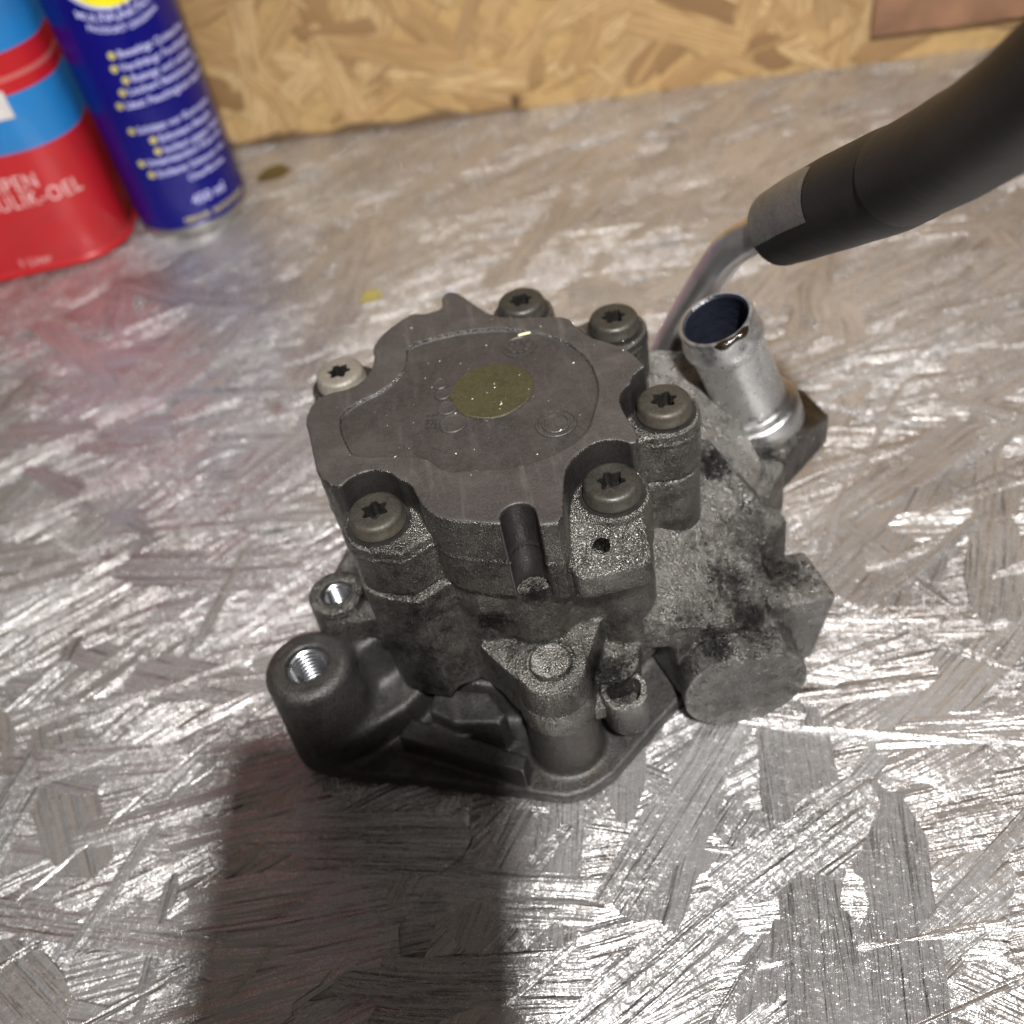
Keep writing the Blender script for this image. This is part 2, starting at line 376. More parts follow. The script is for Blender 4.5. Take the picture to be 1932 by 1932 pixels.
# ================================================================== SETTING
# strands: mesh variants shared by all strand pieces; uv in mm along / across the grain
def strand_arrays(L, Wd, th, r):
    nx, ny = 9, 4; V, Fc, UV = [], [], []
    ph = r.uniform(0, 6, 4); sl0, sl1 = r.uniform(-.5, .5, 2) * Wd
    tap = r.uniform(.45, 1, 2)
    for i in range(nx):
        t = i / (nx - 1)
        w = Wd * (1 + .07 * sin(6 * t + ph[0]) + .04 * sin(17 * t + ph[1]))
        if i == 0: w *= tap[0]
        if i == nx - 1: w *= tap[1]
        bow = Wd * .10 * sin(3 * t + ph[2])
        for j in range(ny):
            q = j / (ny - 1) - .5
            x = (t - .5) * L + (sl0 * (1 - t) + sl1 * t) * q * 1.2 + (r.uniform(-.16, .16) * min(Wd, 26) if i in (0, nx - 1) else 0)
            z = -.28 * (2 * q) ** 6 - .25 * abs(2 * t - 1) ** 14 + .07 * sin(5 * t + ph[3]) * cos(4 * q)
            V.append((x, w * q + bow, z)); UV.append((x, w * q))
    for i in range(nx - 1):
        for j in range(ny - 1):
            a = i * ny + j; Fc.append((a, a + ny, a + ny + 1, a + 1))
    loop = [i * ny for i in range(nx)] + [(nx - 1) * ny + j for j in range(1, ny)] + [i * ny + ny - 1 for i in range(nx - 2, -1, -1)] + [j for j in range(ny - 2, 0, -1)]
    b0 = len(V)
    for k in loop: V.append((V[k][0], V[k][1], V[k][2] - th)); UV.append(UV[k])
    m = len(loop)
    for k in range(m): Fc.append((loop[(k + 1) % m], loop[k], b0 + k, b0 + (k + 1) % m))
    return V, Fc, UV
def uv_mesh(name, V, Fc, UV, tone=None, scale=S):
    me = bpy.data.meshes.new(name); me.from_pydata([(a * scale, b * scale, c * scale) for a, b, c in V], [], Fc)
    ul = me.uv_layers.new(name='UVMap'); li = np.empty(len(me.loops), np.int32); me.loops.foreach_get('vertex_index', li)
    ul.data.foreach_set('uv', np.array(UV, np.float32)[li].ravel())
    if tone is not None: me.attributes.new('tone', 'FLOAT', 'POINT').data.foreach_set('value', np.array(tone, np.float32))
    me.polygons.foreach_set('use_smooth', [True] * len(me.polygons)); me.update(); return sharpen(me, 50)
VAR = []
for k in range(28):
    L = rng.uniform(42, 125); Wd = rng.uniform(8, 27) if k % 4 else rng.uniform(2.0, 5)
    V, Fc, UV = strand_arrays(L, Wd, .8, rng)
    o_ = rng.uniform(0, 500, 2); UV = [(a + o_[0], b + o_[1]) for a, b in UV]
    VAR.append((V, Fc, UV))
wall_n = np.array([0.20853, 0.97802]); wall_k = 607.0     # wall plane: n.(x,y) = k

bench = empty('workbench_top', (0, 300, 0)); tag(bench, 'silver painted strand board workbench top', None, None, 'structure')
def wall_y(x): return (wall_k - wall_n[0] * x) / wall_n[1]
pts = [(-900, -250), (900, -250), (900, wall_y(900) + 4), (-900, wall_y(-900) + 4)]
core = link('board_core', prism('board_core', pts, -16, -1.25), MT['bench'], bench)
cu_ = core.data.uv_layers.new(name='UVMap')
for l in core.data.loops: v_ = core.data.vertices[l.vertex_index].co; cu_.data[l.index].uv = (v_.x / S, v_.y / S)

bench_meshes = [uv_mesh('strand', V, Fc, UV, rng.uniform(0, 1) * np.ones(len(V))) for V, Fc, UV in VAR]
for m_ in bench_meshes: m_.materials.append(MT['bench'])
def pr(p):
    q = np.array(p, float) - CP; w = q @ Fw
    return (966 + FPX * (q @ CX) / w, 966 + FPX * (q @ CD) / w) if w > 1 else (-9999, -9999)
def bench_spots(n, x0, x1, y0, y1):
    for _ in range(n):
        yield rng.uniform(x0, x1), rng.uniform(y0, y1)
def grain_angle(): return rng.normal(radians(18), radians(26)) if rng.random() < .86 else rng.uniform(0, pi)
placed = 0
cand = []
for x, y in bench_spots(2600, -420, 480, 40, 700):
    if wall_n @ (x, y) > wall_k - 8: continue
    u, v = pr((x, y, 0))
    cand.append((x, y, -120 < u < 2050 and -60 < v < 2050))
near = [c for c in cand if c[2] and c[1] < 345]
near = near[:300]; nset = set(map(id, near))
for i, (x, y, _) in enumerate(near):
    k = int(rng.integers(len(VAR))); o = bpy.data.objects.new('strand', bench_meshes[k]); COL.objects.link(o)
    o.parent = bench; o.location = (x * S, (y - 300) * S, -(rng.uniform(.12, .95) if k % 4 else rng.uniform(.02, .25)) * S)
    o.rotation_euler = (rng.normal(0, .030), rng.normal(0, .008), grain_angle())
AV, AF, AU, AT = [], [], [], []
for c in cand:
    if id(c) in nset or (c[1] < 345 and c[2]): continue
    if rng.random() < .30: continue
    V, Fc, UV = VAR[int(rng.integers(len(VAR)))]; a = grain_angle(); ca, sa = cos(a), sin(a)
    z = -rng.uniform(.12, .95); tx = rng.normal(0, .012); b0 = len(AV); t_ = rng.random()
    for (p, q, w), uv_ in zip(V, UV):
        AV.append((c[0] + p * ca - q * sa, c[1] - 300 + p * sa + q * ca, z + w + q * tx)); AU.append(uv_); AT.append(t_)
    AF += [tuple(i + b0 for i in f) for f in Fc]
far = bpy.data.objects.new('strand_layer', uv_mesh('strand_layer', AV, AF, AU, AT)); COL.objects.link(far)
far.data.materials.append(MT['bench']); far.parent = bench; far['kind'] = 'stuff'
def blob(name, c, rx, ry, mat, parent, z=.12, rot=0, h=.25):
    n = 20; V = [(c[0], c[1], z + h)]; ph = rng.uniform(0, 6, 2)
    for k in range(n):
        t = 2 * pi * k / n; f = 1 + .12 * sin(2 * t + ph[0]) + .10 * sin(3 * t + ph[1])
        a, b = rx * f * cos(t), ry * f * sin(t); V.append((c[0] + a * cos(rot) - b * sin(rot), c[1] + a * sin(rot) + b * cos(rot), z - .4))
    return link(name, mesh(name, V, [(0, 1 + k, 1 + (k + 1) % n) for k in range(n)]), mat, parent)
blob('oil_spot', at(515, 325, 0), 12, 9, MT['spot'], bench)
blob('oil_spot', at(700, 557, 0), 6, 5, MT['spot2'], bench)

# ---- raw strand board wall behind
wdir = np.array([wall_n[1], -wall_n[0]])
wall = empty('back_wall', (0, wall_y(0), 0)); tag(wall, 'raw golden strand board wall behind the workbench', None, None, 'structure')
p0 = np.array([0, wall_y(0)])
def wp(s, d): q = p0 + wdir * s + wall_n * d; return (q[0], q[1])
link('board_core', prism('board_core', [wp(-900, .9), wp(900, .9), wp(900, 16), wp(-900, 16)], -10, 420), MT['osbcore'], wall)
wall_meshes = [uv_mesh('strand', V, Fc, UV) for V, Fc, UV in VAR]
for m_ in wall_meshes: m_.materials.append(MT['osb'])
wang = atan2(wdir[1], wdir[0])
base_m = Matrix(((wdir[0], 0, -wall_n[0]), (wdir[1], 0, -wall_n[1]), (0, 1, 0)))   # x along wall, y up, z out of the wall
for i in range(290):
    s_, z_ = rng.uniform(-230, 400), rng.uniform(2, 150)
    k = int(rng.integers(len(VAR))); o = bpy.data.objects.new('strand', wall_meshes[k]); COL.objects.link(o); o.parent = wall
    a = rng.normal(0, radians(50)) + (pi / 2 if rng.random() < .25 else 0)
    sc_ = rng.uniform(.45, .95); half = (.5 * 110 * abs(sin(a)) + 10) * sc_ * (.7 if rng.random() < .5 else 1)
    z_ = max(z_, min(half, 60) * .9)
    q = wp(s_, -rng.uniform(.0, .7)); R3 = base_m @ Matrix.Rotation(a, 3, 'Z')
    o.matrix_local = Matrix.Translation((q[0] * S, (q[1] - wall_y(0)) * S, z_ * S)) @ R3.to_4x4() @ Matrix.Diagonal((sc_, sc_, 1, 1))
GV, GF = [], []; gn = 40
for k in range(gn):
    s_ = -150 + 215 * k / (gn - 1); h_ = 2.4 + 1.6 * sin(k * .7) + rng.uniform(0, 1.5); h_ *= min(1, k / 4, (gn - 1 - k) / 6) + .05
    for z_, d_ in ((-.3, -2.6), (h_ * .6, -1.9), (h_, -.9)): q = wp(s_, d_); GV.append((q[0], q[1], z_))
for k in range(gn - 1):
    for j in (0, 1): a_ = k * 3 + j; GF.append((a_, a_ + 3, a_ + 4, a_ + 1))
link('dark_base_line', mesh('dark_base_line', GV, GF), MT['knot'], wall)  # dark brown strip along the foot of the wall
kn = at_y(970, 192, wall_y(57) - 2)
V = []; n = 14
for k in range(n): t = 2 * pi * k / n; q = wp(57 * 1.02 + 3 * cos(t), -1.4); V.append((q[0], q[1], 6 + 3.2 * sin(t)))
link('dark_knot', mesh('dark_knot', V, [tuple(range(n))]), MT['knot'], wall)
# batten on the wall, top right
b0, b1 = 257 / wdir[0], 700.0
bt = link('wooden_batten', prism('wooden_batten', [wp(b0, -1.0), wp(b1, -1.0), wp(b1, -4.5), wp(b0, -4.5)], 16, 62, .8), MT['batten'], None, (*wp(b0, -6), 16))
tag(bt, 'reddish brown wooden board fixed to the wall at the upper right', 'board')

# ================================================================== CANS
# --- red and blue oil tin
oc = empty('oil_can', (-228, 573, 0)); tag(oc, 'red and blue oil tin with white lettering beside the blue spray can', 'oil can')
def rrect(x0, x1, y0, y1, r, n=10):
    P = []
    for cx, cy, a0 in ((x1 - r, y1 - r, 0), (x0 + r, y1 - r, 90), (x0 + r, y0 + r, 180), (x1 - r, y0 + r, 270)):
        for k in range(n + 1): a = radians(a0 + 90 * k / n); P.append((cx + r * cos(a), cy + r * sin(a)))
    return P
def shell(name, rings, close=True):       # rings: list of (outline, z)
    V, Fc = [], []; n = len(rings[0][0])
    for P, z in rings: V += [(p[0], p[1], z) for p in P]
    for i in range(len(rings) - 1):
        for k in range(n): a, b = i * n + k, i * n + (k + 1) % n; Fc.append((a, b, b + n, a + n))
    Fc.append(tuple(range((len(rings) - 1) * n, len(rings) * n))); Fc.append(tuple(range(n))[::-1])
    return sharpen(mesh(name, V, Fc))
X0, X1, Y0, Y1 = -286, -176, 536, 640
def off(d): return rrect(X0 + d, X1 - d, Y0 + d, Y1 - d, 29 - d)
link('body', shell('body', [(off(1.6), .4), (off(.2), 1.0), (off(0), 2.2), (off(.2), 3.2), (off(.8), 4.0), (off(.4), 5.5), (off(.4), 176), (off(2), 179), (off(5), 180)]), MT['oilcan'], oc)
link('top_rim', shell('top_rim', [(off(1.5), 180.1), (off(.2), 181), (off(.2), 183), (off(1.5), 184), (off(3), 183), (off(3.2), 180.2)]), MT['tin'], oc)
link('spout_cap', lathe('spout_cap', [(0, 22), (12, 22), (13, 21), (13, 0), (0, 0)], (-262, 571, 180.3)), MT['white'], oc)
# pale grey upright strip on the tin, facing the spray can
sa, sb = at_x(103, 22, X1 + .2), at_x(168, 143, X1 + .2)
ys = (sa[1] + sb[1]) / 2
link('side_strip', prism('side_strip', [(X1 - .6, ys - 5), (X1 + .7, ys - 5), (X1 + .7, ys + 4), (X1 - .6, ys + 4)], sb[2], sa[2] + 3, .3), MT['tin_strip'], oc)
lb = at_y(0, 178, Y0); lb2 = at_y(29, 222, Y0)
link('white_label', prism('white_label', [(lb2[0] - 26, Y0 - .05), (lb2[0], Y0 - .05), (lb2[0], Y0 + .5), (lb2[0] - 26, Y0 + .5)], lb2[2], lb[2] + 1, .0), MT['white'], oc)
def front_text(txt, size, sx, u, v, align='R'):
    me, co = text_mesh(txt, size, sx, .0, 1.12); p = at_y(u, v, Y0)
    dx = co[:, 0].max() if align == 'R' else co[:, 0].min()
    V = np.stack([co[:, 0] - dx + p[0], np.full(len(co), Y0 + .32), co[:, 1] + p[2]], 1)
    # follow the rounded right corner
    xr = X1 - 29
    over = V[:, 0] > xr; th = (V[over, 0] - xr) / 28.7
    V[over, 0] = xr + 28.7 * np.sin(th); V[over, 1] = Y0 + 29 - 28.7 * np.cos(th)
    me.vertices.foreach_set('co', V.astype(np.float32).ravel()); return link('lettering', me, MT['pinkprint'], oc)
def side_text(txt, size, y, z, rot=0):
    me, co = text_mesh(txt, size); V = np.stack([np.full(len(co), X1 - .3), y + co[:, 0] * cos(rot) - co[:, 1] * sin(rot), z + co[:, 0] * sin(rot) + co[:, 1] * cos(rot)], 1)
    me.vertices.foreach_set('co', V.astype(np.float32).ravel()); return link('lettering', me, MT['pinkprint'], oc)
front_text('PUMPEN', 11.4, .86, 74, 352)
front_text('HYDRAULIK-OEL', 11.4, .86, 160, 366)
front_text('1 Liter', 6.6, .9, 100, 492)

# --- blue spray can
CC, CR = (-141.0, 573.0), 31.5
sc = empty('spray_can', (*CC, 0)); tag(sc, 'dark blue aerosol spray can with white print and yellow shield', 'spray can')
link('body', lathe('body', [(CR - 1.2, 4.2), (CR, 5.4), (CR, 168), (CR - 1, 171), (24, 184), (16, 190), (0, 190)], (*CC, 0), seg=96), MT['blue'], sc)
link('base_rim', lathe('base_rim', [(0, 3), (CR - 4, 1.5), (CR - 2, .2), (CR - .6, .6), (CR + .1, 2), (CR - .2, 3.6), (CR - 1.3, 4.3)], (*CC, 0), seg=96), MT['tin'], sc)
link('cap', lathe('cap', [(17, 190), (17, 212), (14, 216), (0, 216)], (*CC, 0), seg=48), mat_simple('red_cap', (.5, .02, .02), 0, .4), sc)
def can_text(txt, size, th0, z0, mat, sx=1.0, bend=0.0, name='lettering', center=False, off_=0.06):
    me, co = text_mesh(txt, size, sx, .028, 1.04)
    if center: co[:, 0] -= (co[:, 0].max() + co[:, 0].min()) / 2
    th = th0 + co[:, 0] / CR; zz = z0 + co[:, 1] + bend * co[:, 0] ** 2
    V = np.stack([CC[0] + (CR + off_) * np.cos(th), CC[1] + (CR + off_) * np.sin(th), zz], 1)
    me.vertices.foreach_set('co', V.astype(np.float32).ravel()); return link(name, me, mat, sc)
def can_disc(name, th0, z0, rx, rz, mat, off_=.06, n=40, rings=6):
    V, Fc = [], []
    for i in range(rings + 1):
        for k in range(n):
            t = 2 * pi * k / n; a = th0 + rx * i / rings * cos(t) / CR
            V.append((CC[0] + (CR + off_) * cos(a), CC[1] + (CR + off_) * sin(a), z0 + rz * i / rings * sin(t)))
    for i in range(rings):
        for k in range(n): a, b = i * n + k, i * n + (k + 1) % n; Fc.append((a, a + n, b + n, b))
    return link(name, mesh(name, V, Fc), mat, sc)
def zu(x, y): return (250 + x / 4.293) * .63889, (100 + y / 4.293) * .63889
LINES = [((340, 280), 'Beseitigt Quietschen'), ((375, 450), 'Verdrängt Feuchtigkeit'), ((520, 590), 'Reinigt und schützt'),
         ((480, 750), 'Lockert festsitzende Teile'), ((445, 920), 'Lässt Feuchtigkeit abperlen'), ((595, 1240), 'Schützt vor Korrosion'),
         ((870, 1350), 'Schmiert Metalle'), ((930, 1490), 'Isoliert gegen Nässe'), ((720, 1650), 'Unterwandert Rost und'), ((850, 1790), 'Entfernt Schmutz von')]
for p, t in LINES:
    th, z = at_cyl(*zu(*p), CC, CR)
    can_disc('bullet_mark', th, z, 1.9, 1.9, MT['gold'], .08, 16, 2)
    can_text(t, 5.0, th + 3.0 / CR, z - 1.7, MT['lilac'], .98)
th, z = at_cyl(*zu(1320, 1840), CC, CR); can_text('Oberflächen', 4.8, th, z - 1.2, MT['lilac'])
def zb(x, y): return (400 + x / 5.367) * .63889, (450 + y / 5.367) * .63889
th, z = at_cyl(*zb(930, 830), CC, CR); can_text('450 ml', 7.2, th, z, MT['lilac'])
th, z = at_cyl(*zb(790, 1120), CC, CR); can_text('GEFAHR  ENTZÜNDBAR', 3.9, th, z, MT['gold'])
def zt(x, y): return (150 + x / 4.293) * .63889, y / 4.293 * .63889
thc, zc = at_cyl(*zt(860, 60), CC, CR)
can_disc('yellow_shield', thc, zc + 22, 25, 22, MT['yellow'], .10)
can_disc('shield_border', thc, zc + 22, 27, 23.6, MT['lilac'], .05)
can_text('MULTIFUNKTIONS', 5.0, thc, zc - 6.3, MT['lilac'], 1, .0105, center=True)
can_text('PRODUKT ORIGINAL', 4.2, thc, zc - 11.5, MT['lilac'], .9, .0105, center=True)

# ================================================================== PUMP
PC = (0.0, 225.0)
pump = empty('power_steering_pump', (*PC, 0))
tag(pump, 'grimy dark cast power steering pump standing on the silver workbench', 'pump')
ZC, ZS, ZJ = 98.0, 87.3, 70.0            # cover top, bolt seats, joint
def z2(x, y): return 543.0 + .41336 * x, 511.1 + .41336 * y
BOLTS = [at(*z2(x, y), 92)[:2] for x, y in ((232, 455), (1062, 130), (1485, 205), (1715, 585), (1475, 955), (395, 1090))]
padpx = [(75,680),(110,600),(165,560),(300,530),(370,470),(395,400),(385,345),(420,295),(500,230),(575,190),(620,195),(690,175),(705,160),(700,110),(740,92),(785,100),(850,150),(940,205),(1060,212),(1160,208),(1275,205),(1310,245),(1380,300),(1450,320),(1550,350),(1640,440),(1672,482),(1560,510),(1510,570),(1530,640),(1600,740),(1590,790),(1490,790),(1400,790),(1310,840),(1265,910),(1258,1000),(1255,1150),(1150,1160),(1050,1158),(970,1155),(820,1145),(700,1130),(620,1080),(590,1030),(560,970),(490,940),(400,945),(310,965),(210,990),(135,930),(115,850),(95,740)]
PAD = [at(*z2(*p), ZC)[:2] for p in padpx]
recpx = [(540,345),(640,310),(760,280),(900,262),(1050,262),(1180,285),(1290,330),(1370,400),(1410,480),(1420,560),(1395,650),(1365,745),(1200,850),(1000,900),(860,905),(720,920),(650,860),(560,840),(300,850),(270,800),(235,720),(240,650),(330,590),(440,540),(520,470),(545,400)]
REC = [at(*z2(*p), ZC)[:2] for p in recpx]
def chaikin(P):
    Q = []
    for i in range(len(P)): a, b = np.array(P[i]), np.array(P[(i + 1) % len(P)]); Q += [.75 * a + .25 * b, .25 * a + .75 * b]
    return Q
REC = chaikin(chaikin(REC)); PAD = chaikin(PAD)
# --- cover
g = Grid(-58, 62, 156, 284, 68, 100, .46)
d2 = circ(g, PC, 44)
for b in BOLTS: d2 = smin(d2, circ(g, b, 9.6), 7)
d2 = smin(d2, poly(g, [(-44, 192), (-38, 182.5), (-29.5, 179), (-20, 184), (-18, 200), (-40, 205)]), 1.0)
cov = ext(d2, g.z, ZJ + .25, ZS, .8)
pad = ext(poly(g, PAD), g.z, ZJ + .25, ZC, .7)
cov = smin(cov, pad, 1.2)
blk = ext(smax(np.abs(g.x - 21.5) - 10.3 + 0 * g.y, np.abs(g.y - 178.5) - 13.5 + 0 * g.x, 4), g.z, ZJ + .25, ZS - .6, 1.4)
blk = smax(blk, (-(g.y - 167) * .55 + (g.z - 80.5)) * .87, 1.5)
cov = smin(cov, blk, 1.0)
for b in BOLTS: cov = smax(cov, -ext(circ(g, b, 8.4), g.z, ZS, 110, .3), .5)
slot = np.minimum(circ(g, (1.2, 172.2), 4.3), smax(np.abs(g.x - 1.2) - 4.3, g.y - 172.2 + 0 * g.x, .1))
cov = smax(cov, -ext(slot, g.z, 60, 120, .5), .8)
cov = smax(cov, -ext(poly(g, REC), g.z, ZC - 1.0, 110, .2), .5)
hp = at(1133, 1031, 79)
cov = smax(cov, -capsule(g, (hp[0], hp[1] - 4, hp[2] + 5), (hp[0], hp[1] + 6, hp[2] - 7), 2.1), .4)
# vertical facets and a faint casting ridge
cov = cov - .35 * np.exp(-((g.z - 83.6) / .5) ** 2) * (np.hypot(g.x - PC[0], g.y - PC[1]) > 47)
def face_mats(me, fn):
    n = len(me.polygons); c = np.empty(n * 3, np.float32); me.polygons.foreach_get('center', c); nn = np.empty(n * 3, np.float32); me.polygons.foreach_get('normal', nn)
    me.polygons.foreach_set('material_index', fn(c.reshape(-1, 3), nn.reshape(-1, 3)).astype(np.int32)); return me
def cover_faces(c, n):
    m = np.zeros(len(c), int)
    side = (n[:, 2] < .62) | (c[:, 2] < ZS + 1.5)
    m[side] = 1
    m[(c[:, 2] < ZC - .62) & (c[:, 2] > ZC - 1.4) & (n[:, 2] > .5)] = 2
    for b in BOLTS:
        d = np.hypot(c[:, 0] - b[0], c[:, 1] - b[1])
        wall_ = (d < 13.5) & (c[:, 2] > ZS - .4) & (c[:, 2] < ZC - .5) & (n[:, 2] < .6) & (((c[:, 0] - b[0]) * n[:, 0] + (c[:, 1] - b[1]) * n[:, 1]) < 0)
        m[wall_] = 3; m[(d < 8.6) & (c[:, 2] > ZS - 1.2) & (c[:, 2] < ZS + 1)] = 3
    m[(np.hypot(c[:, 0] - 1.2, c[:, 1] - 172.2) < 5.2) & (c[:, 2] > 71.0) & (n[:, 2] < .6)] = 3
    return m
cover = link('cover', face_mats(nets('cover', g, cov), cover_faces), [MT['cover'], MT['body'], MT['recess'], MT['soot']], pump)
# --- housing below the joint
LB, LBZ = (-68.0, 190.0), 40.0
LG, LGZ = (-56.0, 206.0), 50.0
FB, FBZ = (1.2, 166.3), 47.0
g = Grid(-68, 62, 152, 284, 20, 71, .58)
d2 = circ(g, PC, 44.5, .02, 70)
for b in BOLTS:
    dv = np.array(b) - PC; dv /= np.linalg.norm(dv)
    d2 = smin(d2, circ(g, np.array(PC) + dv * 48.6, 9.4, -.012, 70), 6)
bulge = circ(g, (1.5, 182), 9.5)
d2 = smin(d2, bulge, 6)
d2 = smin(d2, poly(g, [(-43, 190), (-37, 181), (-29, 177.5), (-20, 182), (-14, 178), (0, 176), (20, 178), (33, 186), (20, 230), (-40, 230)]), 1.5)
hou = ext(d2, g.z, 25, ZJ - .25, .6)
ledge = [(-17, 178), (-12.5, 170), (-7, 161.5), (2, 158.5), (10.5, 164), (20, 182), (0, 195)]
hou = smin(hou, ext(poly(g, ledge), g.z, 27, FBZ - 1.0, .5), .8)
clipb = ext(circ(g, (18, 173), 8.5), g.z, 24, 34, 1.5); hou = smin(hou, clipb, 3)
lug = ext(circ(g, LG, 8.2, .04, 50), g.z, 24, LGZ, 1.0)
arm = ext(poly(g, [(-60, 199), (-30, 195), (-28, 235), (-50, 235), (-61, 212)]), g.z, 26, 45, 1.5)
hou = smin(hou, smin(lug, arm, 3), 2.5)
hou = smax(hou, -ext(circ(g, LG, 4.4), g.z, 34, 90, .2), .3)
hou = smax(hou, -capsule(g, (-25, 178, 23), (-14, 172, 24), 4.2), 1.2)
link('housing', nets('housing', g, hou), MT['body'], pump)
# --- mounting flange casting
g = Grid(-86, 46, 144, 262, -.6, 42, .6)
fl = [(-74, 178), (-62, 171.5), (-48, 167), (-3, 149.2), (4, 149.5), (12, 153), (27, 165), (39, 174), (42, 215), (20, 258), (-30, 255), (-60, 225), (-80, 205)]
fla = ext(poly(g, fl), g.z, 0, 5.5, 1.2)
neck = ext(circ(g, PC, 47.5), g.z, 0, 22, 1); fla = smin(fla, neck, 3)
fb = ext(circ(g, FB, 10.2, .04, 28), g.z, 2, 27, .6)
fla = smin(fla, fb, 2)
rib = ext(poly(g, [(-48, 176), (-43, 181.5), (-11, 159.5), (-13, 154.5)]), g.z, 0, 14.5, .9); fla = smin(fla, rib, 1.5)
bl = ext(poly(g, [(-34, 186), (-18.5, 180), (-14.5, 171), (-17, 168.5), (-30, 172), (-37, 178)]), g.z, 0, 20.5, 1.2); fla = smin(fla, bl, 1.5)
lb_ = ext(circ(g, LB, 12.9, .05, 40), g.z, 0, LBZ, 3.2)
web = ext(poly(g, [(-72, 178), (-64, 202), (-38, 214), (-30, 196), (-44, 184), (-58, 178)]), g.z, 0, 17, 2); 
web2 = ext(poly(g, [(-66, 203), (-60, 190), (-44, 199), (-36, 222), (-52, 222)]), g.z, 0, 36, 2.5)
fla = smin(fla, smin(lb_, smin(web, web2, 4), 4), 2)
fla = smax(fla, -ext(circ(g, LB, 6.4), g.z, 18, 90, .2), .5)
fla = smax(fla, -ext(poly(g, [(-80, 170), (-60, 176), (-52, 172), (-48, 160), (-82, 160)]), g.z, 9, 60, .5) + 0, 1.0) if False else fla
link('mounting_flange', nets('mounting_flange', g, fla), MT['base'], pump)
def thread(name, c, z1, z0, r, pitch=1.25, mat='thread'):
    V, Fc = [], []; seg = 48; n = int((z1 - z0) / pitch * 4)
    for i in range(n + 1):
        for k in range(seg):
            t = k / seg; z = z1 - i * pitch / 4 - t * pitch; ph = (i / 4 + 0) % 1
            rr = r - 1.0 * (1 - abs(2 * ph - 1)); a = 2 * pi * t; V.append((c[0] + rr * cos(a), c[1] + rr * sin(a), min(z, z1)))
    for i in range(n):
        for k in range(seg - 1):
            a = i * seg + k; Fc.append((a, a + seg, a + seg + 1, a + 1))
        a, b = i * seg + seg - 1, (i + 4) * seg
        if i + 5 <= n: Fc.append((a, a + seg, b + seg, b))
    return link(name, mesh(name, V, Fc), MT[mat], pump)
thread('threaded_hole', LB, LBZ - 1.5, 19, 6.3, 1.6)
thread('threaded_hole', LG, LGZ - 1.5, 35, 4.4, 1.4)
# --- front boss cap and disc
link('front_boss', lathe('front_boss', [(10.2, 26.6), (11.0, 27), (10.7, 35), (10.4, 35.4), (10.2, 45.2), (9.5, 46.4), (7.0, 46.9), (6.8, 46.2), (6.0, 46.1), (5.7, 47.6), (5.0, 48.1), (0, 48.1)], (*FB, 0), seg=72), MT['body'], pump)
lp = [(6.4, 19), (6.6, 19.5), (6.6, 31.5), (6.2, 32), (4.9, 32), (4.6, 31.4), (4.4, 25), (0, 25)]
link('clip_lug', lathe('clip_lug', lp, (19.5, 162.5, 0), seg=48, wob=lambda t, z: 1 + .02 * sin(5 * t)), MT['body'], pump)
link('clip_arm', prism('clip_arm', [(10, 160), (14, 160.5), (15.5, 166), (11, 169)], 23, 28.5, 1), MT['body'], pump)
# --- valve housing on the right
g = Grid(24, 114, 158, 280, -.6, 70, .6)
fx = np.hypot(g.x - 54.5, (g.z - 17) * 1.04)
bore = smax(smax(fx - 18.3 + 0 * g.y, g.z - 32.0 + .10 * (g.x - 50), .6), -(g.x - 36.5), 1.5)
val = smax(bore, np.abs(g.y - 200) - 36.5, .5)
val = smax(val, -(g.z - .2), .4)
plane = (g.z - (40 - .375 * (g.x - 55) + .38 * (g.y - 185))) * .88
slab = ext(poly(g, [(37, 173), (62, 173), (69, 185), (70, 200), (72, 210), (80, 222), (72, 262), (30, 262), (30, 200)]), g.z, 8, 72, .8)
slab2 = ext(poly(g, [(24, 176), (38, 174), (52, 200), (40, 250), (24, 250)]), g.z, 30, 72, .8)
slab = smax(smin(slab, slab2, 2), plane, 2.0)
val = smin(val, slab, 1.2)
hexb = box(g, (71.5, 186, 20), (10.5, 9.5, 14), .8, radians(8), radians(14)); val = smin(val, hexb, .6)
fin = ext(poly(g, [(58, 196), (71, 196.5), (79.5, 202.0), (78.5, 208), (74, 212), (58, 214)]), g.z, 22, 41.5, .9); val = smin(val, fin, .5)
step = ext(poly(g, [(60, 214), (78, 212.5), (86, 222.5), (80, 236), (60, 240)]), g.z, 24, 43.5, .7); val = smin(val, step, .5)
plate = ext(poly(g, [(70, 232), (88, 228), (109, 245), (105, 259), (90, 264), (72, 262)]), g.z, 26, 42, 1.0)
plate = smax(plate, (g.z - 41.5 + .30 * (g.x - 99)) * .95, .6)
val = smin(val, plate, .5)
collar = ext(np.hypot(g.x - 86, g.y - 247) - 15.5 + 0 * g.z, g.z, 26, 43, 1.0); val = smin(val, collar, 1.0)
for (ua, va, za), (ub, vb, zb_), r_ in (((1455, 925, 46), (1335, 965, 53), 3.0), ((1462, 1012, 43), (1345, 1060, 46), 3.0), ((1300, 870, 62), (1330, 1150, 42), 2.2)):
    val = smax(val, -capsule(g, at(ua, va, za), at(ub, vb, zb_), r_), 2.2)
rid = capsule(g, at(1330, 845, 56), at(1425, 960, 42), 2.6); val = smin(val, rid, 3)
link('valve_housing', nets('valve_housing', g, val), MT['valve'], pump)
